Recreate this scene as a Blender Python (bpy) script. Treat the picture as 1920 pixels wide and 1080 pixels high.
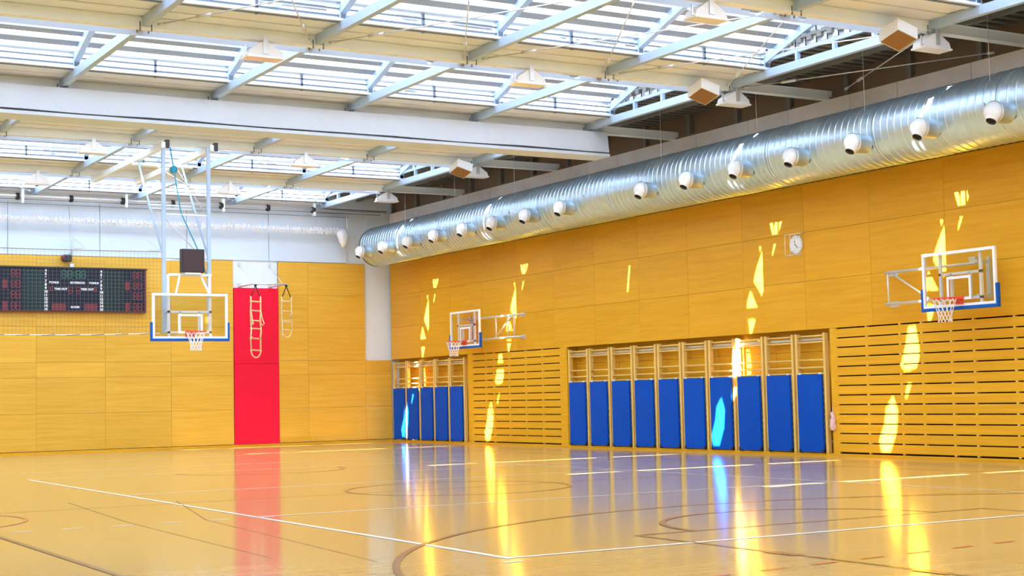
import bpy, bmesh, math, random
from mathutils import Vector, Matrix, Quaternion

for o in list(bpy.data.objects):
    bpy.data.objects.remove(o)
random.seed(7)
S = bpy.context.scene
COL = S.collection
PI = math.pi

# ------------------------------------------------------------------ camera
cam_data = bpy.data.cameras.new('camera')
cam = bpy.data.objects.new('camera', cam_data)
COL.objects.link(cam)
cam_data.sensor_width = 36.0
cam_data.lens = 53.586
cam_data.clip_end = 500
yaw, pitch, roll = 0.529297764, 0.0705757943, -0.0214302107
fw = Vector((math.sin(yaw) * math.cos(pitch), math.cos(yaw) * math.cos(pitch), math.sin(pitch)))
rt = Vector((math.cos(yaw), -math.sin(yaw), 0))
up = rt.cross(fw)
rt, up = math.cos(roll) * rt + math.sin(roll) * up, -math.sin(roll) * rt + math.cos(roll) * up
cam.matrix_world = Matrix(((rt.x, up.x, -fw.x, 0), (rt.y, up.y, -fw.y, 0), (rt.z, up.z, -fw.z, 1.5), (0, 0, 0, 1)))
S.camera = cam

# ------------------------------------------------------------------ sky, sun, exposure
world = bpy.data.worlds.new('sky')
S.world = world
world.use_nodes = True
bg = world.node_tree.nodes['Background']
bg.inputs[0].default_value = (0.62, 0.81, 1.0, 1)
bg.inputs[1].default_value = 2.6
SUN_DIR = Vector((1.93, 0.48, -1.0))
sun_data = bpy.data.lights.new('sun', 'SUN')
sun_data.energy = 36.0
sun_data.angle = math.radians(0.26)
sun_data.color = (1.0, 0.96, 0.90)
sun = bpy.data.objects.new('sun', sun_data)
COL.objects.link(sun)
sun.rotation_euler = SUN_DIR.to_track_quat('-Z', 'Y').to_euler()
sun.location = (-20, 10, 30)
S.view_settings.view_transform = 'Standard'
S.view_settings.look = 'None'
S.view_settings.gamma = 1
S.view_settings.use_curve_mapping = False
S.view_settings.exposure = 1.37
S.cycles.max_bounces = 9
S.cycles.diffuse_bounces = 5
S.cycles.glossy_bounces = 4
S.cycles.transparent_max_bounces = 16
S.cycles.sample_clamp_indirect = 6.0
S.cycles.use_denoising = True


# ------------------------------------------------------------------ materials
def new_mat(name):
    m = bpy.data.materials.new(name)
    m.use_nodes = True
    return m, m.node_tree.nodes, m.node_tree.links


def plain(name, col, rough=0.5, metal=0.0, var=0.06, scale=3.0, spec=0.5):
    """Principled with a faint procedural unevenness in colour and gloss."""
    m, n, l = new_mat(name)
    b = n['Principled BSDF']
    tc = n.new('ShaderNodeTexCoord')
    nz = n.new('ShaderNodeTexNoise')
    nz.inputs['Scale'].default_value = scale
    nz.inputs['Detail'].default_value = 4
    l.new(tc.outputs['Object'], nz.inputs['Vector'])
    mx = n.new('ShaderNodeMix')
    mx.data_type = 'RGBA'
    mx.inputs[6].default_value = (*[max(0, c * (1 - var)) for c in col], 1)
    mx.inputs[7].default_value = (*[min(1, c * (1 + var)) for c in col], 1)
    l.new(nz.outputs['Fac'], mx.inputs[0])
    l.new(mx.outputs[2], b.inputs['Base Color'])
    b.inputs['Roughness'].default_value = rough
    b.inputs['Metallic'].default_value = metal
    b.inputs['Specular IOR Level'].default_value = spec
    return m


def wood(name, c1, c2, grain=(0.35, 0.35, 9.0), rough=0.4, island=0.25, spec=0.4):
    """Veneer: grain stretched along the board, each board (mesh island) a little different."""
    m, n, l = new_mat(name)
    b = n['Principled BSDF']
    tc = n.new('ShaderNodeTexCoord')
    mp = n.new('ShaderNodeMapping')
    mp.inputs['Scale'].default_value = grain
    l.new(tc.outputs['Object'], mp.inputs['Vector'])
    geo = n.new('ShaderNodeNewGeometry')
    add = n.new('ShaderNodeVectorMath')
    add.operation = 'MULTIPLY_ADD'
    comb = n.new('ShaderNodeCombineXYZ')
    l.new(geo.outputs['Random Per Island'], comb.inputs[2])
    l.new(geo.outputs['Random Per Island'], comb.inputs[0])
    add.inputs[1].default_value = (17, 5, 31)
    l.new(comb.outputs[0], add.inputs[0])
    l.new(mp.outputs[0], add.inputs[2])
    nz = n.new('ShaderNodeTexNoise')
    nz.inputs['Scale'].default_value = 1.6
    nz.inputs['Detail'].default_value = 6
    nz.inputs['Roughness'].default_value = 0.6
    nz.inputs['Distortion'].default_value = 0.6
    l.new(add.outputs[0], nz.inputs['Vector'])
    rp = n.new('ShaderNodeValToRGB')
    rp.color_ramp.elements[0].position = 0.3
    rp.color_ramp.elements[1].position = 0.72
    rp.color_ramp.elements[0].color = (*c1, 1)
    rp.color_ramp.elements[1].color = (*c2, 1)
    l.new(nz.outputs['Fac'], rp.inputs[0])
    hsv = n.new('ShaderNodeHueSaturation')
    mr = n.new('ShaderNodeMapRange')
    mr.inputs[3].default_value = 1 - island / 2
    mr.inputs[4].default_value = 1 + island / 2
    l.new(geo.outputs['Random Per Island'], mr.inputs[0])
    l.new(mr.outputs[0], hsv.inputs['Value'])
    l.new(rp.outputs[0], hsv.inputs['Color'])
    l.new(hsv.outputs[0], b.inputs['Base Color'])
    b.inputs['Roughness'].default_value = rough
    b.inputs['Specular IOR Level'].default_value = spec
    return m


def emit_mat(name, col, s):
    m, n, l = new_mat(name)
    b = n['Principled BSDF']
    b.inputs['Base Color'].default_value = (*col, 1)
    b.inputs['Emission Color'].default_value = (*col, 1)
    b.inputs['Emission Strength'].default_value = s
    return m


def clear_mat(name, tint, gloss=0.08):
    m, n, l = new_mat(name)
    n.remove(n['Principled BSDF'])
    t = n.new('ShaderNodeBsdfTransparent')
    t.inputs[0].default_value = (*tint, 1)
    g = n.new('ShaderNodeBsdfGlossy')
    g.inputs['Roughness'].default_value = 0.03
    mx = n.new('ShaderNodeMixShader')
    mx.inputs[0].default_value = gloss
    l.new(t.outputs[0], mx.inputs[1])
    l.new(g.outputs[0], mx.inputs[2])
    l.new(mx.outputs[0], n['Material Output'].inputs[0])
    return m


def frosted_mat(name, col, trans=0.75):
    m, n, l = new_mat(name)
    n.remove(n['Principled BSDF'])
    t = n.new('ShaderNodeBsdfTranslucent')
    t.inputs[0].default_value = (*col, 1)
    d = n.new('ShaderNodeBsdfDiffuse')
    d.inputs[0].default_value = (*col, 1)
    mx = n.new('ShaderNodeMixShader')
    mx.inputs[0].default_value = trans
    l.new(d.outputs[0], mx.inputs[1])
    l.new(t.outputs[0], mx.inputs[2])
    l.new(mx.outputs[0], n['Material Output'].inputs[0])
    return m


M = {}
M['panel_lit'] = wood('honey plywood wall panels lit tone', (0.70, 0.385, 0.034), (0.80, 0.49, 0.075), (0.35, 0.35, 7.0), island=0.10, spec=0.25)  # same wood as the side panels, stronger light put into its colour
M['panel_shaded'] = wood('honey plywood wall panels shaded tone', (0.70, 0.338, 0.012), (0.80, 0.425, 0.026), (0.35, 0.35, 7.0), island=0.08, spec=0.22)  # same plywood, the side wall's weaker light put in as deeper orange
M['slat'] = wood('honey slat boards', (0.72, 0.36, 0.014), (0.82, 0.45, 0.028), (0.3, 0.3, 9.0), island=0.06, spec=0.22)
M['bar_wood'] = wood('pale beech bars', (0.78, 0.50, 0.12), (0.86, 0.60, 0.20), (4, 4, 0.5), rough=0.35, island=0.1)
M['concrete'] = plain('fair faced concrete', (0.86, 0.85, 0.83), 0.8, var=0.16, scale=1.5)
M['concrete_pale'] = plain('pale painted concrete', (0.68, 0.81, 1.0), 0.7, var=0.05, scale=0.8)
M['white_wall'] = plain('white wall paint', (0.78, 0.88, 1.0), 0.6, var=0.03)
M['dark_gap'] = plain('dark cavity', (0.05, 0.025, 0.01), 0.9)
M['brown_board'] = plain('brown stained fascia', (0.20, 0.14, 0.095), 0.6, var=0.15, scale=1)
M['steel'] = plain('pale grey painted steel', (0.86, 0.94, 1.0), 0.35, 0.0, var=0.05)
M['steel_dark'] = plain('blue grey truss steel', (0.42, 0.55, 0.74), 0.4, 0.0, var=0.05)
M['mullion'] = plain('grey window bars', (0.27, 0.31, 0.37), 0.4)
M['sash'] = plain('blue grey sash bars', (0.13, 0.16, 0.21), 0.45)
M['deck'] = plain('grey profiled roof deck', (0.20, 0.20, 0.19), 0.5, 0.2, var=0.1)
M['soffit'] = plain('cream sheet soffit', (0.82, 0.86, 0.92), 0.5)
M['fabric'] = plain('white curtain fabric', (0.66, 0.735, 0.86), 0.7, var=0.03, scale=1.2)
M['cladding'] = plain('white profiled cladding', (0.75, 0.80, 0.84), 0.4)
M['frosted'] = frosted_mat('frosted roof glazing', (0.49, 0.54, 0.62))
M['clear'] = clear_mat('clear window glass', (0.95, 0.97, 0.98), 0.06)
M['board_glass'] = clear_mat('backboard glass', (0.93, 0.95, 0.95), 0.10)
M['galv'] = plain('spiral galvanised steel', (0.60, 0.75, 0.88), 0.35, 0.85, var=0.10, scale=5)
M['collar'] = plain('satin zinc collar', (0.60, 0.72, 0.82), 0.4, 0.6, var=0.05)
M['ball'] = plain('white nozzle enamel', (0.86, 0.87, 0.88), 0.3)
M['black'] = plain('black plastic', (0.012, 0.012, 0.014), 0.45)
M['enamel'] = plain('white enamel', (0.88, 0.91, 0.96), 0.35, var=0.02)
M['blue_pad'] = plain('blue backboard padding', (0.006, 0.10, 0.46), 0.5, spec=0.2)
M['blue_mat'] = plain('blue vinyl mat', (0.001, 0.075, 0.50), 0.55, var=0.10, scale=1.5, spec=0.12)
M['red_mat'] = plain('red vinyl mat', (0.86, 0.006, 0.045), 0.5, var=0.05, scale=1.5, spec=0.25)
M['rim'] = plain('orange red rim paint', (0.80, 0.08, 0.03), 0.4)
M['cord'] = plain('white net cord', (0.85, 0.83, 0.84), 0.8)
M['rope'] = plain('pale hemp rope', (0.80, 0.62, 0.33), 0.85, var=0.12, scale=30)
M['rung'] = plain('turned rung wood', (0.78, 0.58, 0.26), 0.5)
M['wire'] = plain('steel wire', (0.70, 0.72, 0.75), 0.4, 0.5)
M['darkcord'] = plain('dark netting cord', (0.22, 0.18, 0.14), 0.8)
M['navy'] = plain('scoreboard navy face', (0.012, 0.018, 0.036), 0.5, var=0.05, spec=0.2)
M['teal'] = plain('scoreboard dot field', (0.012, 0.032, 0.040), 0.5, spec=0.2)
M['dots'] = plain('scoreboard unlit dots', (0.05, 0.12, 0.13), 0.5)
M['maroon'] = plain('scoreboard red edging', (0.13, 0.012, 0.02), 0.4)
M['led_red'] = plain('unlit red led segments', (0.26, 0.018, 0.03), 0.4)
M['led_dim'] = plain('dark red led window', (0.11, 0.012, 0.03), 0.4)
M['led_green'] = plain('unlit green led segments', (0.02, 0.20, 0.13), 0.4)
M['print_white'] = plain('white lettering', (0.80, 0.84, 0.88), 0.5)
M['grille'] = plain('floor reflection on speaker cloth', (0.30, 0.15, 0.05), 0.8)  # brown is the orange floor's reflection put into the cloth colour
M['lens'] = plain('white lamp lens', (0.90, 0.91, 0.92), 0.2)
M['brown'] = plain('dark brown screen housing', (0.035, 0.014, 0.018), 0.4)
M['blue_strap'] = plain('turquoise safety strap', (0.03, 0.35, 0.55), 0.6)
M['pink'] = plain('pink white bag', (0.80, 0.55, 0.58), 0.6, var=0.3, scale=12)
M['line_white'] = plain('white court paint', (0.96, 0.94, 0.90), 0.2, spec=0.6)
M['line_brown'] = plain('brown court paint', (0.26, 0.12, 0.035), 0.2, spec=0.6)
M['line_faint'] = plain('worn court paint', (0.36, 0.20, 0.06), 0.2, spec=0.6)
M['line_red'] = plain('red court paint', (0.70, 0.20, 0.06), 0.2, spec=0.6)


def floor_material():
    m, n, l = new_mat('varnished beech parquet')
    b = n['Principled BSDF']
    tc = n.new('ShaderNodeTexCoord')
    br = n.new('ShaderNodeTexBrick')
    br.inputs['Scale'].default_value = 1.0
    br.inputs['Color1'].default_value = (0.50, 0.345, 0.130, 1)
    br.inputs['Color2'].default_value = (0.575, 0.405, 0.165, 1)
    br.inputs['Mortar'].default_value = (0.36, 0.23, 0.075, 1)
    br.inputs['Mortar Size'].default_value = 0.004
    br.inputs['Brick Width'].default_value = 1.6
    br.inputs['Row Height'].default_value = 0.13
    l.new(tc.outputs['Object'], br.inputs['Vector'])
    mp = n.new('ShaderNodeMapping')
    mp.inputs['Scale'].default_value = (0.5, 9, 1)
    l.new(tc.outputs['Object'], mp.inputs['Vector'])
    nz = n.new('ShaderNodeTexNoise')
    nz.inputs['Scale'].default_value = 1.5
    nz.inputs['Detail'].default_value = 5
    l.new(mp.outputs[0], nz.inputs['Vector'])
    mr = n.new('ShaderNodeMapRange')
    mr.inputs[3].default_value = 0.88
    mr.inputs[4].default_value = 1.12
    l.new(nz.outputs['Fac'], mr.inputs[0])
    hsv = n.new('ShaderNodeHueSaturation')
    l.new(br.outputs['Color'], hsv.inputs['Color'])
    l.new(mr.outputs[0], hsv.inputs['Value'])
    l.new(hsv.outputs[0], b.inputs['Base Color'])
    mr2 = n.new('ShaderNodeMapRange')
    mr2.inputs[3].default_value = 0.10
    mr2.inputs[4].default_value = 0.15
    l.new(nz.outputs['Fac'], mr2.inputs[0])
    l.new(mr2.outputs[0], b.inputs['Roughness'])
    b.inputs['Specular IOR Level'].default_value = 0.48
    return m


M['floor'] = floor_material()


# ------------------------------------------------------------------ mesh builder
class MB:
    def __init__(self, off=(0, 0, 0)):
        self.v, self.f, self.s = [], [], []
        self.off = Vector(off)

    def add(self, vs, fs, smooth=False):
        b = len(self.v)
        self.v += [tuple(Vector(p) - self.off) for p in vs]
        for f in fs:
            self.f.append([b + i for i in f])
            self.s.append(smooth)
        return self

    def box(self, x0, x1, y0, y1, z0, z1):
        vs = [(x, y, z) for x in (x0, x1) for y in (y0, y1) for z in (z0, z1)]
        return self.add(vs, [(0, 1, 3, 2), (4, 6, 7, 5), (0, 4, 5, 1), (2, 3, 7, 6), (0, 2, 6, 4), (1, 5, 7, 3)])

    def bar(self, p, q, w, h, upv=(0, 0, 1)):
        """rectangular bar from p to q; w across, h along up"""
        p, q = Vector(p), Vector(q)
        d = (q - p).normalized()
        u = Vector(upv)
        if abs(d.dot(u)) > 0.98:
            u = Vector((0, 1, 0))
        s = d.cross(u).normalized()
        u = s.cross(d).normalized()
        vs = []
        for e in (p, q):
            for a, c in ((-1, -1), (1, -1), (1, 1), (-1, 1)):
                vs.append(e + s * (a * w / 2) + u * (c * h / 2))
        return self.add(vs, [(3, 2, 1, 0), (4, 5, 6, 7), (0, 1, 5, 4), (1, 2, 6, 5), (2, 3, 7, 6), (3, 0, 4, 7)])

    def tube(self, pts, r, n=8, closed=False, caps=True):
        pts = [Vector(p) for p in pts]
        N = len(pts)
        rs = r if isinstance(r, (list, tuple)) else [r] * N
        vs, fs = [], []
        prev = None
        for i, p in enumerate(pts):
            if closed:
                d = (pts[(i + 1) % N] - pts[i - 1]).normalized()
            else:
                d = (pts[min(i + 1, N - 1)] - pts[max(i - 1, 0)]).normalized()
            if prev is None:
                a = Vector((0, 0, 1)) if abs(d.z) < 0.9 else Vector((1, 0, 0))
                u = d.cross(a).normalized()
            else:
                u = (prev - d * prev.dot(d)).normalized()
            prev = u
            w = d.cross(u)
            for k in range(n):
                t = 2 * PI * k / n
                vs.append(p + (u * math.cos(t) + w * math.sin(t)) * rs[i])
        for i in range(N if closed else N - 1):
            j = (i + 1) % N
            for k in range(n):
                fs.append((i * n + k, i * n + (k + 1) % n, j * n + (k + 1) % n, j * n + k))
        if caps and not closed:
            fs.append(tuple(reversed(range(n))))
            fs.append(tuple((N - 1) * n + k for k in range(n)))
        return self.add(vs, fs, n > 4)

    def lathe(self, prof, origin, axis, n=24):
        """prof: list of (radius, distance along axis)"""
        a = Vector(axis).normalized()
        h = Vector((0, 0, 1)) if abs(a.z) < 0.9 else Vector((0, 1, 0))
        u = a.cross(h).normalized()
        w = a.cross(u)
        o = Vector(origin)
        vs, fs = [], []
        for r, t in prof:
            for k in range(n):
                q = 2 * PI * k / n
                vs.append(o + a * t + (u * math.cos(q) + w * math.sin(q)) * r)
        for i in range(len(prof) - 1):
            for k in range(n):
                fs.append((i * n + k, i * n + (k + 1) % n, (i + 1) * n + (k + 1) % n, (i + 1) * n + k))
        return self.add(vs, fs, True)

    def prism(self, poly, vec):
        """polygon (3D points) swept along vec"""
        v = Vector(vec)
        k = len(poly)
        vs = [Vector(p) for p in poly] + [Vector(p) + v for p in poly]
        fs = [tuple(reversed(range(k))), tuple(range(k, 2 * k))]
        for i in range(k):
            j = (i + 1) % k
            fs.append((i, j, k + j, k + i))
        return self.add(vs, fs)

    def quad(self, *p):
        return self.add(p, [tuple(range(len(p)))])

    def build(self, name, mat, parent=None, bevel=0):
        me = bpy.data.meshes.new(name)
        me.from_pydata([tuple(p) for p in self.v], [], self.f)
        me.polygons.foreach_set('use_smooth', self.s)
        me.materials.append(M[mat] if isinstance(mat, str) else mat)
        bm = bmesh.new()
        bm.from_mesh(me)
        bmesh.ops.recalc_face_normals(bm, faces=bm.faces)
        bm.to_mesh(me)
        bm.free()
        me.update()
        o = bpy.data.objects.new(name, me)
        COL.objects.link(o)
        if parent:
            o.parent = parent
        if bevel:
            b = o.modifiers.new('bevel', 'BEVEL')
            b.width = bevel
            b.segments = 2
            b.limit_method = 'ANGLE'
        return o


def tag(o, label, cat, group=None):
    o['label'] = label
    o['category'] = cat
    if group:
        o['group'] = group
    return o


def thing(name, label, cat, loc=(0, 0, 0), group=None, rz=0):
    o = bpy.data.objects.new(name, None)
    COL.objects.link(o)
    o.location = loc
    o.rotation_euler = (0, 0, rz)
    o.empty_display_size = 0.1
    return tag(o, label, cat, group)


def structure(o):
    o['kind'] = 'structure'
    return o


def struct_root(name, loc=(0, 0, 0)):
    o = bpy.data.objects.new(name, None)
    COL.objects.link(o)
    o.location = loc
    o.empty_display_size = 0.1
    return structure(o)


def copy_tree(root, loc, label=None, rz=None):
    def rec(o, par):
        c = o.copy()
        COL.objects.link(c)
        if par:
            c.parent = par
        for ch in list(o.children):
            rec(ch, c)
        return c
    r = rec(root, None)
    r.location = loc
    if rz is not None:
        r.rotation_euler = (0, 0, rz)
    if label:
        r['label'] = label
    return r


def nth(i):
    return ['first', 'second', 'third', 'fourth', 'fifth', 'sixth', 'seventh', 'eighth', 'ninth', 'tenth', 'eleventh',
            'twelfth', 'thirteenth', 'fourteenth', 'fifteenth', 'sixteenth'][i]


# ------------------------------------------------------------------ main dimensions
XR, YB = 23.2, 48.1            # right wall face, back wall face
XL, YN = -4.2, -3.2            # left wall, wall behind the camera
ZW = 6.17                      # top of the wood panelling
ZC = 7.95                      # top of the concrete band
BEAMS = [19.8 + 5.75 * k for k in (-4, -3, -2, -1, 0, 1, 2, 3, 4)]   # -3.2 .. 42.8
TX = [20.5 - 3.2 * k for k in range(8)]                              # truss lines
XG = 20.5                      # end of the saw-tooth skylights

# ------------------------------------------------------------------ floor and its court lines
fl = MB().box(XL - .3, XR + .6, YN - .3, YB + .4, -0.2, 0).build('floor', 'floor')
structure(fl)


def ribbon(mb, pts, w, z=0.003):
    P = [Vector((x, y, 0)) for x, y in pts]
    L, Rr = [], []
    for i, p in enumerate(P):
        d = (P[min(i + 1, len(P) - 1)] - P[max(i - 1, 0)]).normalized()
        s = Vector((-d.y, d.x, 0)) * w / 2
        L.append(p + s)
        Rr.append(p - s)
    for i in range(len(P) - 1):
        mb.quad((L[i].x, L[i].y, z), (Rr[i].x, Rr[i].y, z), (Rr[i + 1].x, Rr[i + 1].y, z), (L[i + 1].x, L[i + 1].y, z))


def arc(cx, cy, r, a0=0, a1=360, n=96):
    return [(cx + r * math.cos(math.radians(a0 + (a1 - a0) * i / n)), cy + r * math.sin(math.radians(a0 + (a1 - a0) * i / n))) for i in range(n + 1)]


lw = MB()
ribbon(lw, [(7.2, 31.95), (7.12, 12.3)], 0.075)
ribbon(lw, [(7.1, 12.36), (17.0, 12.36)], 0.075, 0.0032)
ribbon(lw, [(17.0, 12.3), (17.0, 32.0)], 0.045)
ribbon(lw, [(7.2, 31.95), (17.0, 31.95)], 0.045, 0.0032)
ribbon(lw, [(7.2, 18.95), (17.0, 18.95)], 0.05, 0.0032)
ribbon(lw, [(7.2, 25.1), (17.0, 25.1)], 0.05, 0.0032)
for k in range(7):
    ribbon(lw, [(3.4 + k * .62, 18.85), (3.4 + k * .62 + .26, 18.85)], 0.05)
ribbon(lw, [(6.9, 12.05), (7.1, 12.05)], 0.05)
for (x0, x1, y) in ((7.0, 20.6, 35.2), (16.2, 22.6, 38.5), (9, 21, 40.6), (14, 19.5, 28.4)):
    ribbon(lw, [(x0, y), (x1, y)], 0.05, 0.0033)
lw.build('white_court_lines', 'line_white', fl)
lb = MB()
ribbon(lb, arc(12.35, 9.35, 7.05, 20, 165), 0.07, 0.0042)
ribbon(lb, [(3.8, 5), (3.8, 19.5)], 0.07, 0.004)
ribbon(lb, [(3.8, 19.5), (4.4, 24.5), (6.2, 30)], 0.03, 0.004)
ribbon(lb, arc(11.85, 13.4, 1.8, 0, 180), 0.075, 0.0044)
ribbon(lb, [(9.25, 13.38), (14.5, 13.38)], 0.05, 0.004)
ribbon(lb, [(9.28, 13.38), (9.22, 7.5)], 0.05, 0.0042)
ribbon(lb, [(14.45, 13.38), (14.5, 7.5)], 0.05, 0.0042)
ribbon(lb, [(9.25, 11.2), (9.25, 10.75)], 0.14, 0.0046)
ribbon(lb, [(9.22, 9.3), (9.22, 8.9)], 0.14, 0.0046)
ribbon(lb, arc(12.0, 22.4, 1.85), 0.06, 0.0042)
ribbon(lb, arc(12.0, 31.6, 1.85, 180, 360), 0.06, 0.0042)
ribbon(lb, [(4.0, 22.4), (20.5, 22.4)], 0.035, 0.0045)
ribbon(lb, [(20.5, 5.0), (20.5, 40.0)], 0.035, 0.0045)
lf = MB()
ribbon(lf, [(6.05, 12.9), (6.5, 19.0), (7.4, 23.0)], 0.016, 0.0045)
ribbon(lf, [(5.4, 13.9), (5.6, 19.5), (6.0, 24.0)], 0.016, 0.0045)
lf.build('faint_court_lines', 'line_faint', fl)
ribbon(lb, arc(14.75, 10.25, .16), 0.16, 0.0047)
lb.build('brown_court_lines', 'line_brown', fl)
lr = MB()
ribbon(lr, arc(2.85, 21.2, 1.85), 0.06, 0.004)
for k in range(9):
    ribbon(lr, [(7.6 + k * .62, 10.0 + k * .06), (7.9 + k * .62, 10.03 + k * .06)], 0.05, 0.004)
ribbon(lr, [(14.65, 15.95), (19, 15.0)], 0.03, 0.004)
lr.build('red_court_lines', 'line_red', fl)

# ------------------------------------------------------------------ walls
G = 0.003


def panels_x(mb, xs, zs, y, t=0.03):
    for i in range(len(xs) - 1):
        for j in range(len(zs) - 1):
            mb.box(xs[i] + G, xs[i + 1] - G, y, y + t, zs[j] + G, zs[j + 1] - G)


def panels_y(mb, ys, zs, x, t=0.03):
    for i in range(len(ys) - 1):
        for j in range(len(zs) - 1):
            mb.box(x, x + t, ys[i] + G, ys[i + 1] - G, zs[j] + G, zs[j + 1] - G)


# back wall: concrete core, wood panels, pale concrete band, white recess
wb = structure(MB().box(XL - .3, XR + .6, YB + .09, YB + .4, 0, 9.6).build('wall_back', 'white_wall'))
ZS = [0.10, 1.24, 2.36, 2.83, 3.95, 5.06, ZW]
m = MB()
panels_x(m, [-4.2, -3.86, -1.73, .4, 2.53, 4.66, 6.79, 8.93, 11.06, 13.20, 15.33, 17.44], ZS, YB, .08)
panels_x(m, [19.03, 20.09, 22.21], ZS, YB, .08)
panels_x(m, [22.21, 23.2], [0.10, 1.24, 2.36, 2.83], YB, .08)
m.build('plywood_panels', 'panel_lit', wb)
m = MB().box(-4.2, 17.44, YB + .06, YB + .088, .1, ZW).box(19.03, 22.21, YB + .06, YB + .088, .1, ZW)
m.build('panel_backing', 'dark_gap', wb)
m = MB()
for i in range(9):
    x0 = 0.2 + i * 2.84 - 4.2
    m.box(x0 + .012, min(x0 + 2.84, XR) - .012, YB + .03, YB + .085, ZW + .02, 7.86)
m.build('concrete_band', 'concrete_pale', wb)
m = MB().box(-4.2, 23.2, YB - .012, YB + .08, 0, 0.085)
structure(m.build('baseboard_back', 'slat'))

# right wall
wr = structure(MB().box(XR + .36, XR + .6, YN - .3, YB + .4, 0, 8.3).build('wall_right', 'concrete'))
ys = [-3.2, -1.43, .71, 2.85, 4.99, 7.13, 9.27, 11.41, 13.55, 15.69, 17.85, 20.02, 22.17, 24.34, 26.46, 28.66, 30.86, 33.02, 35.14, 37.29, 39.40, 41.53, 43.64, 45.80, 48.1]
m = MB()
panels_y(m, ys, [2.845, 3.95, 5.07, ZW], XR, .06)
m.build('plywood_panels', 'panel_shaded', wr)
m = MB().box(XR + .04, XR + .37, YN, YB + .05, 2.86, 6.2)
m.build('panel_backing', 'dark_gap', wr)
m = MB()
y = -3.2
k = 0
while y < YB:
    w_ = 1.45 if k % 2 else 2.05
    m.box(XR, XR + .37, y + .008, min(y + w_, YB) - .008, ZW + .06, ZC)
    y += w_
    k += 1
m.build('concrete_band', 'concrete', wr)
m = MB()
yk = 18.0
while yk < 47:
    m.lathe([(0.0, -.012), (.035, -.012), (.035, .01)], (XR, yk, 7.55), (-1, 0, 0), 10)
    yk += 3.5
m.build('formwork_hole', 'black', wr)
# niches behind the wall bars
NICHE = [(25.72, 36.66), (42.55, 48.1)]
m = MB()
for a, b in NICHE:
    n_ = max(1, round((b - a) / 2.2))
    for i in range(n_):
        y0, y1 = a + (b - a) * i / n_, a + (b - a) * (i + 1) / n_
        for z0, z1 in ((0, 1.24), (1.24, 2.36), (2.36, 2.86)):
            m.box(XR + .30, XR + .37, y0 + .003, y1 - .003, z0 + .003, z1 - .003)
m.build('niche_panels', 'panel_shaded', wr)
m = MB().box(XR, XR + .37, 36.66, 36.99, 0, 2.845).box(XR, XR + .37, 42.33, 42.55, 0, 2.845).box(XR + .005, XR + .37, 25.62, 25.72, 0, 2.845)
m.build('niche_jamb', 'slat', wr)
m = MB()
panels_y(m, ys[:8] + [12.0], [0.0, 1.24, 2.83], XR, .06)
m.build('lower_panels', 'panel_shaded', wr)
m = MB().box(XR - .012, XR + .02, YN, YB, 0, .075)
for i in range(150):
    yy = 12 + i * .24
    m.box(XR - .018, XR - .011, yy, yy + .16, .035, .05)
structure(m.build('baseboard_right', 'slat'))

# slatted sections between the wall-bar niches
ZSL = [0.10 + .21 * i for i in range(14)]


def slat_panel(y0, y1, s0, s1, spacers, label):
    t = thing('slatted_wall_panel', label, 'wall panel', (XR, (y0 + y1) / 2, 0))
    o = t.location.copy()
    m = MB(o)
    for i in range(13):
        m.box(XR, XR + .05, s0, s1, ZSL[i] + .014, ZSL[i + 1] - .014)
    m.build('slat_boards', 'slat', t)
    m = MB(o)
    for e0, e1 in ((y0, s0), (s1, y1)):
        if e1 - e0 > .01:
            m.box(XR + .002, XR + .05, e0, e1, 0.06, 2.84)
    if m.v:
        m.build('edge_stile', 'slat', t)
    MB(o).box(XR + .07, XR + .33, y0, y1, .05, 2.84).build('cavity_lining', 'dark_gap', t)
    m = MB(o)
    for yy in spacers:
        for i, z in enumerate(ZSL):
            if yy % 1.0 > .9 and i == 0:
                continue
            m.box(XR + .004, XR + .07, yy - .03, yy + .03, z - .015, z + .015)
    m.build('spacer_blocks', 'bar_wood', t)
    return t


slat_panel(36.99, 42.33, 37.05, 42.22, [38.02, 38.98, 39.95, 40.9, 41.4], 'slatted wood wall panel with thirteen dark slots, between the two groups of blue mats')
slat_panel(12.0, 25.62, 12.05, 25.5, [24.57, 23.57, 22.95, 22.14, 21.54, 20.5, 19.45, 18.9, 18.1, 17.5, 16.4, 15.4, 14.5, 13.4], 'large slatted wood wall panel under the glass backboard at right')

# left wall and the wall behind the camera
structure(MB().box(XL - .3, XL, YN - .3, YB + .4, 0, 8.0).build('wall_left', 'panel_shaded'))
structure(MB().box(XL - .3, XR + .6, YN - .3, YN, 0, 9.6).build('wall_near', 'panel_lit'))

# ------------------------------------------------------------------ roof
# profiled deck over the aisle along the right wall
m = MB()
y = -3.2
while y < YB:
    m.box(XG - .05, XR + .6, y, y + .14, 8.50, 8.62)
    m.box(XG - .05, XR + .6, y + .14, y + .30, 8.58, 8.66)
    y += .30
ce = structure(m.build('ceiling', 'deck'))
m = MB().box(XR + .02, XR + .3, YN, YB, ZC, ZC + .05)
m.box(XR + .10, XR + .3, YN, YB, ZC + .05, 8.52)
m.build('fascia_board', 'brown_board', ce)
m = MB()
y = -2.0
while y < YB:
    m.box(XR - .02, XR + .11, y, y + .12, ZC, 8.5)
    y += 1.9167
m.build('fascia_post', 'deck', ce)
m = MB().bar((22.0, YN, 8.42), (22.0, YB, 8.42), .12, .16)
m.build('deck_purlin', 'deck', ce)

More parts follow.
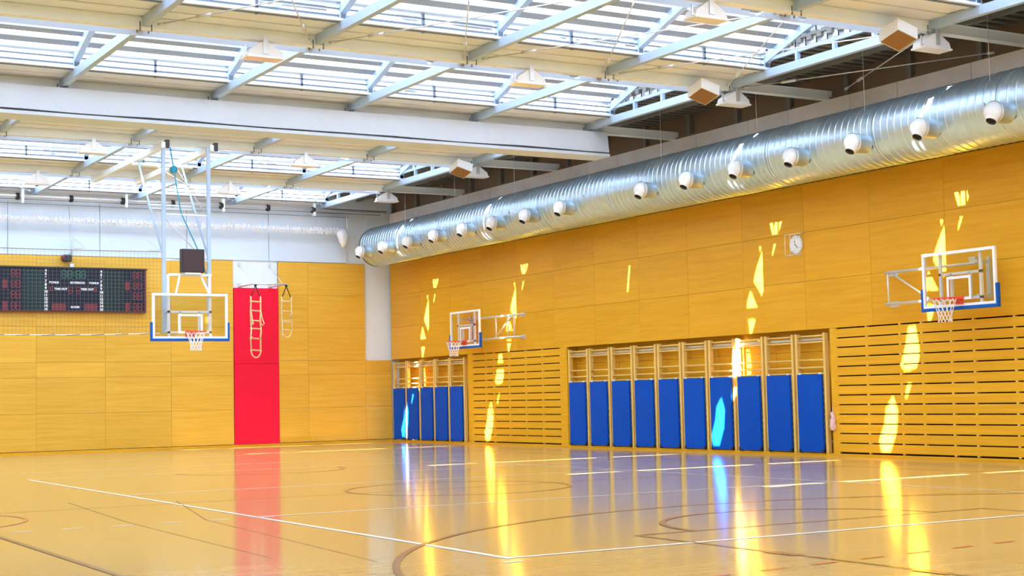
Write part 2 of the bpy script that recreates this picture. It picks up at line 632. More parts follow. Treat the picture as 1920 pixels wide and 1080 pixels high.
# beams across the hall
for i, yb in enumerate(BEAMS[1:]):
    m = MB()
    m.box(XL, XR + .15, yb - .10, yb + .10, 7.95, 7.965)
    m.box(XL, XR + .15, yb - .085, yb + .085, 7.965, 8.13)
    m.box(XL, XR + .15, yb - .10, yb + .10, 8.13, 8.145)
    b = structure(m.build('roof_beam', 'steel'))
    m = MB()
    for xt in TX:
        for dx in (-.1, .1):
            m.bar((xt + dx, yb - .09, 7.90), (xt + dx, yb - .09, 8.06), .02, .02)
            m.bar((xt + dx, yb + .09, 7.90), (xt + dx, yb + .09, 8.06), .02, .02)
        m.box(xt - .42, xt + .42, yb + .02, yb + .05, 8.13, 8.33)
    m.build('clamp_bolts', 'deck', b)

# openings in the ridge lights, in (x, z) of the ridge plane: found from where the sun leaves its patches
K1, K2 = 0.2487, 0.48


def back_poly(poly, y0):
    return [(23.2 - (y - y0) / K1, z + (y - y0) / K2) for y, z in poly]


PATCH = [
    [(21.89, 5.45), (21.80, 5.46), (21.74, 5.11), (21.80, 5.11)],
    [(21.71, 5.44), (21.62, 5.43), (21.61, 5.08), (21.72, 5.08)],
    [(21.56, 5.40), (21.40, 5.38), (21.46, 5.12), (21.56, 5.10)],
    [(21.75, 4.92), (21.64, 4.90), (21.70, 4.60), (21.85, 4.40), (21.82, 4.7)],
    [(22.30, 4.90), (22.23, 4.86), (22.27, 4.76)],
    [(22.20, 4.74), (22.19, 3.62), (22.35, 3.85), (22.54, 4.08), (22.40, 4.4)],
    [(22.68, 3.86), (22.81, 3.55), (22.83, 3.35), (22.38, 3.34), (22.50, 3.55)],
    [(22.78, 3.18), (22.47, 3.16), (22.55, 2.84), (22.73, 2.84)],
    [(23.30, 2.75), (23.12, 2.75), (23.03, 2.3), (23.06, 1.90), (23.46, 1.82), (23.56, 1.95), (23.42, 2.3)],
    [(23.38, 1.62), (23.28, 1.60), (23.36, 1.22), (23.47, 1.28)],
    [(24.04, 1.05), (23.84, 1.30), (23.72, 1.0), (23.78, .5), (23.98, .08), (24.20, .08), (24.28, .36), (24.10, .75)],
]
EAR = [
    [(20.45, 7.98), (20.2, 8.12), (19.5, 8.45), (19.75, 8.1), (19.95, 7.96)],
    [(18.6, 8.62), (18.1, 8.85), (17.9, 8.70), (18.45, 8.42)],
    [(17.85, 8.85), (17.2, 8.85), (17.0, 8.68), (17.6, 8.62)],
]


def inside(x, z, poly):
    c = False
    j = len(poly) - 1
    for i in range(len(poly)):
        xi, zi = poly[i]
        xj, zj = poly[j]
        if (zi > z) != (zj > z) and x < (xj - xi) * (z - zi) / (zj - zi) + xi:
            c = not c
        j = i
    return c


SL = 0.32                      # roof slope
for i, yb in enumerate(BEAMS):
    yn = yb + 5.75             # the next beam
    ylow = yn - 1.18           # low edge of the saw-tooth
    last = i == len(BEAMS) - 1
    if last:
        ylow = YB - .75
    yr = yb + 0.30             # ridge
    zlow = 8.53
    zr = zlow + SL * (ylow - yr)
    root = struct_root('window_%d' % (i + 1), (8.0, yb + 2.5, 8.0))
    o = root.location.copy()
    zs_ = lambda y: zlow + SL * (ylow - y)
    # ridge light: frosted and out of view, holes shaped to throw the sun patches
    polys = []
    if i >= 1 and abs(yb - 31.3) > .1:
        polys = [back_poly(p, 20.1) for p in PATCH] + EAR
        polys += [[(4.6, 8.85), (4.6, 9.2), (.6, 9.36), (.6, 8.95)], [(.4, 8.9), (.4, 9.3), (-1.2, 9.38), (-1.2, 9.05)], [(-1.4, 8.8), (-1.4, 9.36), (-4.15, 9.42), (-4.15, 8.95)]]
    elif i >= 1:
        polys = [back_poly([(21.95, 4.9), (21.9, 4.9), (22.02, 4.2), (22.08, 4.2)], 20.1)]
    m = MB(o)
    z = 7.9
    dz = 0.03
    while z < zr + .05:
        z1 = min(z + dz, zr + .06)
        xs_, run = XL, XL
        n_ = int((XG - XL) / .06)
        state = False
        start = XL
        for q in range(n_ + 1):
            xx = XL + (XG - XL) * q / n_
            hole = any(inside(xx, z + dz / 2, p) for p in polys) if (polys and q < n_) else False
            if q == n_ or hole:
                if not state and xx > start + 1e-6:
                    m.quad((start, yr, z), (xx, yr, z), (xx, yr, z1), (start, yr, z1))
                state = True if hole else state
                start = xx
            elif state:
                state = False
                start = xx
        z = z1
    m.build('ridge_light_mask', 'frosted', root)
    # sloping glazing and its purlins
    m = MB(o)
    m.quad((XL, yr, zr + .03), (XG, yr, zr + .03), (XG, ylow, zlow + .03), (XL, ylow, zlow + .03))
    m.build('roof_glazing', 'frosted', root)
    m = MB(o)
    yy = ylow
    c = 0
    while yy > yr + .1:
        w_ = .17 if c % 2 == 0 else .20
        zz = zs_(yy)
        m.bar((XL, yy, zz - .035), (XG, yy, zz - .035), w_, .07, (0, SL, 1))
        yy -= .36
        c += 1
    m.build('purlins', 'mullion', root)
    # low eaves light
    m = MB(o)
    m.quad((XL, ylow, 8.14), (XG, ylow, 8.14), (XG, ylow, 8.5), (XL, ylow, 8.5))
    m.build('eaves_glass', 'clear', root)
    m = MB(o)
    for zz, h in ((8.145, .03), (8.255, .032), (8.375, .032), (8.49, .05)):
        m.box(XL, XG, ylow - .03, ylow + .02, zz - h / 2, zz + h / 2)
    for xt in TX:
        m.box(xt - .05, xt + .05, ylow - .05, ylow + .04, 8.12, 8.53)
        m.box(xt - 1.62, xt - 1.58, ylow - .03, ylow + .03, 8.12, 8.53)
    m.build('window_frame', 'sash', root)
    if not last:
        m = MB(o)
        yy = ylow - .10
        m.box(XL, XG, ylow - .10, ylow + .22, 8.15, 8.19)
        m.box(XL, XG, ylow + .24, ylow + .62, 8.17, 8.20)
        m.box(XL, XG, ylow + .64, yn + .30, 8.15, 8.19)
        m.box(XL, XG, ylow - .05, yn + .30, 8.19, 8.21)
        m.build('gutter_soffit', 'soffit', root)
        MB(o).box(XG - .03, XG, ylow - .02, yn + .32, 8.12, 8.62).build('valley_sun_stop', 'deck', root)  # added plate, stops sun slipping along the valley under the deck
    else:
        m = MB(o).box(XL, XG, ylow - .1, YB + .1, 8.15, 8.2)
        m.build('gutter_soffit', 'soffit', root)
        MB(o).box(XG - .03, XG, ylow - .02, YB + .1, 8.12, 8.62).build('valley_sun_stop', 'deck', root)  # same added sun stop for the last bay
    # trusses under this bay
    for q, xt in enumerate(TX):
        tr = struct_root('truss_beam', (xt, yb + 2.7, 8.0))
        o2 = tr.location.copy()
        ye = yn if not last else YB
        m = MB(o2).bar((xt, yb + .05, 8.07), (xt, ye + .02, 8.07), .12, .17)
        m.build('bottom_chord', 'steel_dark', tr)
        m = MB(o2).bar((xt, yr, zs_(yr) - .16), (xt, ylow, zs_(ylow) - .16), .12, .18)
        m.bar((xt, ylow, 8.1), (xt, ylow, 8.5), .14, .10)
        m.build('rafter', 'steel_dark', tr)
        if q == 0:
            m = MB(o2).bar((xt, yb + .3, 8.36), (xt, ylow, 8.36), .06, .07)
            yy = ylow - 1.0
            while yy > yb + .3:
                m.bar((xt, yy, 8.12), (xt, yy, 8.36), .09, .07)
                yy -= 1.1
            m.build('upper_chord', 'steel_dark', tr)
            m = MB(o2)
            yy = yr
            c = 0
            while yy < ylow - .1:
                xo = xt + (.02 if c % 2 else .09)
                y1 = min(yy + .16, ylow)
                za, zb_ = zs_(yy), zs_(y1)
                zb0 = 8.42
                m.prism([(xo, yy, zb0), (xo, y1, zb0), (xo, y1, max(zb_, zb0 + .02)), (xo, yy, max(za, zb0 + .02))], (.02, 0, 0))
                if c % 2:
                    m.prism([(xt + .02, yy, zb0), (xt + .02, yy, max(za, zb0 + .02)), (xt + .11, yy, max(za, zb0 + .02)), (xt + .11, yy, zb0)], (0, .012, 0))
                yy += .16
                c += 1
            m.build('gable_cladding', 'cladding', tr)
structure(MB().box(XL - .3, XL, YN, YB, 8.0, 10.2).build('trim_1', 'cladding'))

# ------------------------------------------------------------------ partition curtain housing
t = thing('partition_curtain', 'long white folded partition curtain hanging under the roof beam across the hall', 'curtain', (8.0, 31.3, 7.3))
o = t.location.copy()
m = MB(o)
n_ = 60
top, bot = [], []
for i in range(n_ + 1):
    x = -4.1 + (20.95 + 4.1) * i / n_
    top.append((x, 30.98 + .012 * math.sin(i * 1.7), 7.94))
    bot.append((x, 30.93 + .02 * math.sin(i * .9) + .01 * math.sin(i * 2.3), 7.44 + .008 * math.sin(i * .6)))
for i in range(n_):
    m.quad(top[i], top[i + 1], bot[i + 1], bot[i])
m.quad(top[-1], (20.95, 31.62, 7.94), (20.95, 31.62, 7.44), bot[-1])
m.quad((-4.1, 31.62, 7.94), (20.95, 31.62, 7.94), (20.95, 31.62, 7.44), (-4.1, 31.62, 7.44))
m.build('curtain_fabric', 'fabric', t)
MB(o).box(-4.1, 20.97, 30.92, 31.64, 7.33, 7.40).build('bottom_rail', 'fabric', t)
MB(o).box(-4.1, 20.90, 31.0, 31.6, 7.40, 7.44).build('shadow_gap', 'deck', t)
for k in range(15):
    MB(o).box(-3 + k * 1.6, -2.9 + k * 1.6, 31.05, 31.5, 7.93, 7.95).build('hanger_bracket', 'steel', t)

# ------------------------------------------------------------------ ventilation duct
DX, DZ, DR = 22.2, 6.66, 0.655
t = thing('ventilation_duct', 'big round spiral metal air duct with white ball nozzles along the wall with the clock', 'air duct', (DX, 30.0, DZ))
o = t.location.copy()
m = MB(o).lathe([(DR, 47.05), (DR, -3.1)], (DX, 0, DZ), (0, 1, 0), 64)
yy = 46.9
while yy > -3.0:
    m.lathe([(DR - .001, yy + .020), (DR + .012, yy + .007), (DR + .012, yy - .007), (DR - .001, yy - .020)], (DX, 0, DZ), (0, 1, 0), 64)
    yy -= .19
m.build('duct_pipe', 'galv', t)
MB(o).lathe([(DR + .015, 47.02), (DR + .015, 47.06), (DR - .02, 47.09), (.3, 47.11), (0.0, 47.11)], (DX, 0, DZ), (0, 1, 0), 56).build('end_cap', 'galv', t)
for yy in (44.3, 41.2, 38.3, 35.3, 32.0, 28.9, 25.7, 22.4, 19.2, 16.0):
    MB(o).lathe([(DR + .004, yy - .04), (DR + .016, yy - .035), (DR + .016, yy + .035), (DR + .004, yy + .04)], (DX, 0, DZ), (0, 1, 0), 56).build('joint_ring', 'galv', t)
for yy in (47.4 - .5, 43.86, 40.47, 36.89, 33.03, 29.83, 26.21, 22.8, 19.51):
    m = MB(o)
    for dx in (-DR * .72,):
        m.tube([(DX + dx, yy, DZ + DR * .66), (DX + dx, yy, 8.5)], .006, 5)
    m.tube([(DX - DR - .012, yy, DZ + .02), (DX - DR - .012, yy, DZ - .03)], .018, 6)
    m.tube([(DX + (DR + .02) * math.cos(a), yy, DZ + (DR + .02) * math.sin(a)) for a in [math.radians(q) for q in range(60, 185, 8)]], .004, 4)
    m.build('hanger_wire', 'wire', t)
NY = [46.3, 44.55, 42.75, 40.98, 39.15, 37.38, 35.55, 33.74, 30.05, 28.22, 26.4, 24.55, 22.68, 20.84, 19.03, 17.2, 15.4]
nz0 = None
for yy in NY:
    P = Vector((21.27, yy, 6.41))
    if nz0 is None:
        d = Vector((-.55, -.10, -.83)).normalized()
        m = MB()
        prof = []
        for k in range(15):
            a = PI * k / 14
            if a > 2.62:
                break
            prof.append((max(.195 * math.sin(a), .0), -.195 * math.cos(a)))
        prof += [(.108, .17), (.108, .225), (.098, .228), (.092, .20)]
        m.lathe(prof, (0, 0, 0), d, 24)
        nz0 = m.build('nozzle', 'ball', t)
        m = MB().lathe([(.205, -.02), (.205, .0), (.19, .0), (.19, .36)], (-.02, 0, .0), (1, 0, 0), 24)
        m.build('collar', 'collar', nz0)
        m = MB().lathe([(.0, .16), (.093, .16), (.093, .222)], (0, 0, 0), d, 20)
        m.build('mouth', 'black', nz0)
        nz0.location = P - o
    else:
        c = nz0.copy()
        COL.objects.link(c)
        c.parent = t
        c.location = P - o
        for ch in nz0.children:
            q = ch.copy()
            COL.objects.link(q)
            q.parent = c

# ------------------------------------------------------------------ wall bars and mats
def wall_bar(label, group):
    t = thing('wall_bars', label, 'wall bars', (XR, 0, 0), group)
    for s in (-1, 1):
        MB().box(-.01, .10, s * .468 - .036, s * .468 + .036, .075, 2.76).build('upright', 'bar_wood', t, .006)
    for z in (2.70, 2.56, 2.16, 1.99, 1.855, 1.7, 1.55, 1.4, 1.25, 1.1, .95, .8, .65, .5, .35):
        MB().tube([(.03, -.45, z), (.03, .45, z)], .021, 8).build('rung', 'bar_wood', t)
    MB().box(.10, .30, -.46, .46, 2.60, 2.655).build('mounting_rail', 'wire', t)
    MB().box(.10, .30, -.5, -.44, .3, .36).build('wall_bracket', 'wire', t)
    MB().box(.10, .30, .44, .5, .3, .36).build('wall_bracket', 'wire', t)
    return t


def gym_mat(label, group):
    t = thing('gym_mat', label, 'gym mat', (XR, 0, 0), group)
    m = MB()
    n1, n2 = 5, 10
    # slightly bulged front face
    def fx(a, b):
        return -.062 - .012 * (math.sin(PI * a) * math.sin(PI * b)) ** .5
    vs, fs = [], []
    for j in range(n2 + 1):
        for i in range(n1 + 1):
            a, b = i / n1, j / n2
            vs.append((fx(a, b), -.405 + .81 * a, .10 + 1.735 * b))
    for j in range(n2):
        for i in range(n1):
            k = j * (n1 + 1) + i
            fs.append((k, k + 1, k + n1 + 2, k + n1 + 1))
    m.add(vs, fs, True)
    m.box(-.062, -.012, -.405, .405, .10, 1.835)
    m.build('mat_body', 'blue_mat', t)
    MB().box(-.05, -.012, .30, .36, 1.80, 1.87).build('strap', 'cord', t)
    MB().box(-.05, -.012, -.36, -.30, 1.80, 1.87).build('strap', 'cord', t)
    MB().box(-.066, -.013, .35, .41, .08, .16).build('corner_patch', 'black', t)
    MB().box(-.066, -.013, -.41, -.35, .08, .16).build('corner_patch', 'black', t)
    return t


far5 = [48.0 - .55 - 1.044 * k for k in range(5)]
long10 = [36.62 - .54 - 1.078 * k for k in range(10)]
bar0 = mat0 = None
for grp, cs, where, tot in (('far', far5, 'in the short row', 5), ('long', long10, 'in the long row', 10)):
    for k, yc in enumerate(cs):
        lb_ = 'pale wooden wall bars, %s %s counting from the corner' % (nth(k), where)
        lm_ = 'blue padded mat on wall bars, %s %s counting from the corner' % (nth(k), where)
        if bar0 is None:
            bar0 = wall_bar(lb_, 'wall bars in the niches')
            bar0.location = (XR, yc, 0)
            mat0 = gym_mat(lm_, 'blue mats on the wall bars')
            mat0.location = (XR, yc, 0)
        else:
            copy_tree(bar0, (XR, yc, 0), lb_)
            copy_tree(mat0, (XR, yc, 0), lm_)

# red mat on the back wall
t = thing('wall_mat', 'tall red padded mat covering the back wall behind the rope ladders', 'wall mat', (18.24, YB - .02, .08))
o = t.location.copy()
for z0, z1 in ((.085, 2.74), (2.745, 5.265)):
    MB(o).box(17.46, 19.02, YB - .03, YB + .085, z0, z1).build('mat_section', 'red_mat', t, .012)

# pink bag squeezed behind the last wall bar
t = thing('plastic_bag', 'crumpled pink and white bag hanging beside the rightmost wall bars', 'bag', (XR - .02, 25.68, .62))
m = MB()
pf = [(.015, .38), (.05, .34), (.045, .26), (.075, .2), (.06, .12), (.085, .05), (.05, -.03), (.0, -.05)]
m.lathe(pf, (0, 0, 0), (0, 0, 1), 11)
m.v = [(x + .012 * math.sin(31 * z + 5 * y), y + .012 * math.sin(23 * z), z) for x, y, z in m.v]
m.build('bag_body', 'pink', t)
MB().tube([(0, 0, .36), (.02, .03, .48), (.06, .05, .55)], .006, 5).build('bag_handle', 'cord', t)

# ------------------------------------------------------------------ basketball backboards
def hoop(t, zb=3.05, net=True):
    """board in local X (width), Z; faces local -Y; board front at y=0"""
    HW, H = .945, 1.105
    z0, z1 = zb, zb + H
    m = MB()
    m.box(-HW + .05, HW - .05, -.006, .006, z0 + .05, z1 - .05)
    m.build('glass_panel', 'board_glass', t)
    m = MB()
    bw = .058
    m.box(-HW, HW, -.022, .03, z1 - bw, z1)
    m.box(-HW, HW, -.022, .03, z0, z0 + bw)
    m.box(-HW, -HW + bw, -.022, .03, z0 + bw, z1 - bw)
    m.box(HW - bw, HW, -.022, .03, z0 + bw, z1 - bw)
    m.build('board_frame', 'enamel', t)
    m = MB()
    a, b0, b1, w_ = .31, z0 + .13, z0 + .60, .052
    m.box(-a, a, -.012, -.007, b1 - w_, b1)
    m.box(-a, a, -.012, -.007, b0, b0 + w_)
    m.box(-a, -a + w_, -.012, -.007, b0 + w_, b1 - w_)
    m.box(a - w_, a, -.012, -.007, b0 + w_, b1 - w_)
    m.build('target_rectangle', 'enamel', t)
    m = MB()
    pw, ph = .045, .40
    m.box(-HW - pw, HW + pw, -.04, .05, z0 - .06, z0 + .008)
    m.box(-HW - pw, -HW + .006, -.04, .05, z0 + .008, z0 + ph)
    m.box(HW - .006, HW + pw, -.04, .05, z0 + .008, z0 + ph)
    m.build('edge_padding', 'blue_pad', t, .012)
    zr = zb + .155
    m = MB()
    m.tube([(.236 * math.cos(q * PI / 16), -.41 + .236 * math.sin(q * PI / 16), zr) for q in range(32)], .013, 8, closed=True)
    m.box(-.13, .13, -.035, -.012, zr - .11, zr + .05)
    m.box(-.12, .12, -.20, -.03, zr - .012, zr + .004)
    for s in (-1, 1):
        m.bar((s * .1, -.03, zr - .09), (s * .13, -.22, zr - .012), .016, .016)
    rim = m.build('rim', 'rim', t)
    m = MB()
    nst = 12
    lev = [(.232, 0), (.205, -.09), (.165, -.20), (.135, -.30), (.125, -.38), (.135, -.46)]
    for k in range(nst):
        for s in (-1, 1):
            pts = []
            for j, (r, dz) in enumerate(lev):
                a = 2 * PI * (k + s * j * .5) / nst
                pts.append((r * math.cos(a), -.41 + r * math.sin(a), zr + dz))
            m.tube(pts, .0065, 4)
    m.build('net', 'cord', rim)
    # white tubular frame behind the glass
    m = MB()
    for x in (-.52, .52):
        m.bar((x, .06, z0 + .05), (x, .06, z1), .06, .05)
    for z in (z0 + .66, z0 + .16):
        m.bar((-.55, .06, z), (.55, .06, z), .05, .05)
    for x in (-.24, .24):
        m.bar((x, .06, z0 + .16), (x, .06, z0 + .66), .05, .05)
    m.build('rear_frame', 'enamel', t)
    m = MB()
    for x in (-.52, .52):
        for z in (z0 + .66, z0 + .16):
            m.lathe([(0, 0), (.028, 0), (.028, .02)], (x, .02, z), (0, 1, 0), 8)
    m.build('frame_bolts', 'black', t)


def wall_hoop(y, s, label):
    t = thing('basketball_backboard', label, 'basketball hoop', (22.55, y, 0), 'side wall basketball hoops', -PI / 2)
    hoop(t)
    # swing arm folded flat along the wall; s: side of the wall hinge
    a, b = s * 2.42, -s * .40
    zt, zl = 3.91, 3.25
    arm = MB()
    arm.tube([(b, .40, zt), (a, .40, zt)], .030, 8)
    arm.tube([(b, .40, zl), (a, .40, zl)], .030, 8)
    for f in (0.03, .16, .42) if s > 0 else (0.03, .55):
        x = a + (b - a) * f
        arm.tube([(x, .40, zl), (x, .40, zt)], .022, 8)
    x = a + (b - a) * .06
    arm.tube([(x, .40, zt), (a + (b - a) * .46, .40, zl)], .022, 8)
    arm.build('swing_arm', 'wire', t)
    m = MB()
    m.bar((b, .42, zl - .06), (b, .42, zt + .10), .07, .06)
    m.bar((b + s * .09, .47, zl - .02), (b + s * .09, .47, zt + .04), .05, .04)
    for z in (zt, zl):
        m.bar((b, .42, z), (b, .07, z), .05, .05)
    m.box(.0, .16, .30, .44, zt - .02, zt + .12)
    m.build('hinge_post', 'collar', t)
    m = MB()
    for z in (zt, zl):
        m.tube([(a, .40, z), (a + s * .06, .64, z)], .028, 8)
        m.box(a - .12, a + .14, .63, .655, z - .06, z + .06)
    m.build('wall_bracket', 'wire', t)
    return t


wall_hoop(21.25, -1, 'glass backboard with blue edge and swing arm on the wall above the large slatted panel')
wall_hoop(41.48, 1, 'smaller looking glass backboard with swing arm above the far wall bars')

# hoop hung from the roof in front of the back wall
HX, HY = 11.94, 35.95
t = thing('hanging_basketball_hoop', 'glass backboard hung from the roof on two white poles beside the scoreboard', 'basketball hoop', (HX, HY, 0))
hoop(t)
o = t.location.copy()
for x in (11.46, 12.61):
    MB(o).bar((x, 36.5, 3.2), (x, 36.5, 7.86), .085, .085).build('pole', 'steel_dark', t)
for x in (11.46, 12.61):
    m = MB(o)
    m.tube([(x, 36.5, 5.05), (x, 38.6, 7.72)], .028, 8)
    m.build('rear_brace', 'steel_dark', t)
for a, b, w_ in (((11.46, 37.72, 6.44), (12.61, 37.72, 6.44), .04), ((11.46, 37.8, 6.54), (12.61, 37.8, 6.54), .04),
                 ((11.46, 36.5, 6.15), (12.61, 36.5, 6.15), .03), ((11.46, 36.5, 5.02), (12.61, 36.5, 5.02), .04)):
    MB(o).bar(a, b, w_, w_).build('cross_bar', 'steel', t)
MB(o).tube([(11.3, 38.6, 7.68), (12.9, 38.6, 7.68)], .05, 10).build('pivot_tube', 'steel', t)
for a, b in (((11.46, 36.55, 6.1), (12.55, 36.55, 5.0)), ((12.61, 36.55, 6.1), (12.0, 37.6, 7.7)), ((11.46, 36.55, 6.9), (12.0, 38.4, 7.7)), ((12.61, 36.55, 6.6), (11.75, 38.4, 7.7))):
    MB(o).tube([a, b], .012, 6).build('cross_wire', 'wire', t)
m = MB(o)
m.bar((11.56, 36.45, 4.65), (12.65, 36.45, 4.65), .06, .06)
for s in (-1, 1):
    m.bar((HX + .15 + s * .26, 36.4, 4.64), (HX + .1 + s * .42, 36.05, 4.16), .04, .04)
    m.bar((HX + .13 + s * .53, 36.45, 4.65), (HX + .13 + s * .53, 36.45, 3.25), .06, .05)
    for z in (3.25, 3.75):
        m.bar((HX + s * .5, 36.05, z), (HX + .1 + s * .54, 36.5, z), .05, .05)
m.build('carrier_frame', 'enamel', t)
m = MB(o)
m.tube([(11.62, 36.45, 7.8), (11.9, 36.5, 6.2), (12.35, 36.45, 5.2), (12.55, 36.45, 4.6)], .016, 6)
m.build('safety_strap', 'blue_strap', t)
MB(o).lathe([(0, -.06), (.09, -.06), (.09, .06), (0, .06)], (11.75, 36.6, 7.28), (0, 1, 0), 12).build('strap_reel', 'blue_strap', t)
for x in (11.46, 12.70):
    MB(o).bar((x, 36.4, 7.85), (x, 43.0, 7.85), .13, .15).build('ceiling_rail', 'steel', t)
for x in (11.46, 12.70):
    MB(o).box(x + .03, x + .12, 36.36, 36.5, 7.78, 7.98).build('rail_end_cap', 'black', t)
t = thing('shot_clock', 'square dark brown box display mounted above the hanging backboard', 'shot clock', (12.1, 36.28, 4.69))
o = t.location.copy()
MB(o).box(11.81, 12.39, 36.18, 36.36, 4.69, 5.27).build('housing', 'black', t, .012)
MB(o).box(11.84, 12.36, 36.170, 36.182, 4.72, 5.24).build('screen', 'brown', t)
MB(o).box(11.90, 12.30, 36.2, 36.45, 4.655, 4.69).build('mounting_foot', 'steel', t)

# ------------------------------------------------------------------ scoreboard
SX, SY, SZ0, SZ1 = 12.17, YB - .16, 4.40, 5.76
t = thing('scoreboard', 'long dark electronic scoreboard with red and green digits on the back wall', 'scoreboard', (SX, SY, SZ0))
o = t.location.copy()
HWS = 2.27
m = MB(o).box(SX - HWS, SX + HWS, SY, YB - .005, SZ0, SZ1)
m.build('casing', 'navy', t)
m = MB(o).box(SX - HWS - .03, SX + HWS + .06, SY - .03, YB - .01, SZ1, SZ1 + .05)
m.build('top_cover', 'black', t)
m = MB(o)
for s in (-1, 1):
    m.box(SX + s * HWS - .03, SX + s * HWS + .03, SY - .012, YB - .01, SZ0, SZ1)
m.box(SX - HWS, SX + HWS, SY - .012, SY, SZ0, SZ0 + .03)
m.build('edge_trim', 'maroon', t)
Yf = SY - .004
for s in (-1, 1):
    df = MB(o).box(SX + s * 1.24 - .33, SX + s * 1.24 + .33, Yf, SY, SZ0 + .05, SZ1 - .04).build('dot_field', 'teal', t)
    m = MB(o)
    for i in range(5):
        for j in range(12):
            x = SX + s * (.95 + i * .115)
            z = SZ0 + .07 + j * .108
            m.box(x - .012, x + .012, Yf - .004, SY, z - .012, z + .012)
    q = m.build('foul_dots', 'dots', df)

SEG = {'a': ((0, 1), (1, 1)), 'b': ((1, 1), (1, .5)), 'c': ((1, .5), (1, 0)), 'd': ((0, 0), (1, 0)), 'e': ((0, .5), (0, 0)), 'f': ((0, 1), (0, .5)), 'g': ((0, .5), (1, .5))}


def digits(mb, x, z, w, h, n=2, gap=.35, th=.018):
    """unlit/lit seven-segment eights"""
    for k in range(n):
        x0 = x + k * w * (1 + gap)
        for (p, q) in SEG.values():
            ax, az = x0 + p[0] * w, z + p[1] * h
            bx_, bz = x0 + q[0] * w, z + q[1] * h
            sx = .18 * th
            mb.box(min(ax, bx_) - (th / 2 if ax == bx_ else -sx * 3), max(ax, bx_) + (th / 2 if ax == bx_ else -sx * 3), Yf - .006, SY,
                   min(az, bz) - (th / 2 if az == bz else -sx * 3), max(az, bz) + (th / 2 if az == bz else -sx * 3))


m = MB(o)
digits(m, SX - .36, SZ1 - .29, .12, .23, 2, .45)
digits(m, SX + .07, SZ1 - .29, .12, .23, 2, .45)
for z in (SZ1 - .20, SZ1 - .13):
    m.box(SX - .02, SX + .01, Yf - .006, SY, z - .015, z + .015)
m.build('time_display', 'led_green', t)
for s in (-1, 1):
    for r in range(4):
        m = MB(o)
        z = SZ1 - .28 - r * .335
        xx = SX + (1.88 if s > 0 else -1.90)
        digits(m, xx, z, .11, .22)
        m.build('score_digits', 'led_red', t)
        if r % 2:
            m = MB(o)
            xa = xx - .24
            m.box(xa - .02, xa + .13, Yf - .002, SY, z - .03, z + .24)
            m.build('foul_window', 'led_dim', t)
            m = MB(o)
            digits(m, xa, z, .09, .20, 1)
            m.build('foul_digit', 'led_red', t)
m = MB(o)
for x, n_ in ((SX - .68, 1), (SX - .10, 1), (SX + .14, 1), (SX + .68, 1)):
    small = abs(x - SX) > .3
    h = .12 if small else .20
    digits(m, x - .05, SZ0 + (.66 if small else .58), .08 if small else .11, h, n_)
m.build('period_digits', 'led_red', t)
for x0, x1, n_ in ((SX - .68, SX - .24, 3), (SX + .32, SX + .74, 3)):
    w_ = MB(o).box(x0, x1, Yf - .002, SY, SZ0 + .05, SZ0 + .27).build('set_window', 'led_dim', t)
    m = MB(o)
    digits(m, x0 + .05, SZ0 + .07, .09, .17, n_, .35, .014)
    q = m.build('set_digits', 'led_red', w_)


def text(s, x, z, size, parent, off, y, name='lettering', mat='print_white', bold=.0):
    cu = bpy.data.curves.new('txt', 'FONT')
    cu.body = s
    cu.size = size
    cu.align_x = 'CENTER'
    cu.align_y = 'CENTER'
    cu.extrude = .002
    cu.offset = bold
    ob = bpy.data.objects.new('txt', cu)
    COL.objects.link(ob)
    dg = bpy.context.evaluated_depsgraph_get()
    me = bpy.data.meshes.new_from_object(ob.evaluated_get(dg))
    bpy.data.objects.remove(ob)
    me.materials.clear()
    me.materials.append(M[mat])
    me.transform(Matrix.Translation(Vector((x, y, z)) - off) @ Matrix.Rotation(PI / 2, 4, 'X'))
    q = bpy.data.objects.new(name, me)
    COL.objects.link(q)
    q.parent = parent
    return q


yt = SY - .006
for s, x, z, sz in (('BONUS', SX - .61, SZ0 + .915, .088), ('SET/PERIOD', SX + .12, SZ0 + .915, .088), ('BONUS', SX + .63, SZ0 + .915, .088),
                    ('TIME OUT', SX - .40, SZ0 + .715, .088), ('TIME OUT', SX + .42, SZ0 + .715, .088), ('SCORE', SX + .04, SZ0 + .155, .085)):
    text(s, x, z, sz, t, o, yt, bold=.004)
for s in (-1, 1):
    for i in range(12):
        text(str(4 + i), SX + s * .86, SZ1 - .075 - i * .1095, .11, t, o, yt, 'row_number', bold=.006)

# horn and little box above the scoreboard
t = thing('alarm_horn', 'small dark box horn with a red face above the scoreboard', 'alarm horn', (11.95, YB - .12, 6.0))
o = t.location.copy()
MB(o).box(11.84, 12.10, YB - .26, YB - .04, 5.98, 6.19).build('horn_body', 'black', t, .03)
MB(o).lathe([(0, .0), (.07, .0), (.085, .03), (.03, .05), (0, .05)], (11.84, YB - .18, 6.09), (-1, -.4, 0), 14).build('horn_face', 'led_red', t)
MB(o).bar((12.0, YB - .1, 6.18), (12.16, YB + .02, 6.36), .03, .03).build('bracket', 'wire', t)
t = thing('junction_box', 'tiny white junction box on the scoreboard top edge', 'junction box', (12.14, YB - .06, 5.82))
o = t.location.copy()
MB(o).box(12.07, 12.20, YB - .08, YB, 5.815, 5.93).build('box_body', 'enamel', t, .01)
MB(o).tube([(12.135, YB - .03, 5.93), (12.135, YB - .03, 6.6), (12.05, YB - .01, 7.8)], .012, 6).build('conduit', 'wire', t)

# ------------------------------------------------------------------ nets
t = thing('ball_stop_net', 'fine dark mesh net stretched over the scoreboard, rope along its edges', 'net', (11.8, 46.95, 5.0))
o = t.location.copy()
NX0, NX1, NZ0, NZ1 = 7.2, 14.66, 3.69, 6.27
YNET = 46.95


def sag(x):
    return -.05 * math.sin(PI * (x - NX0) / (NX1 - NX0))


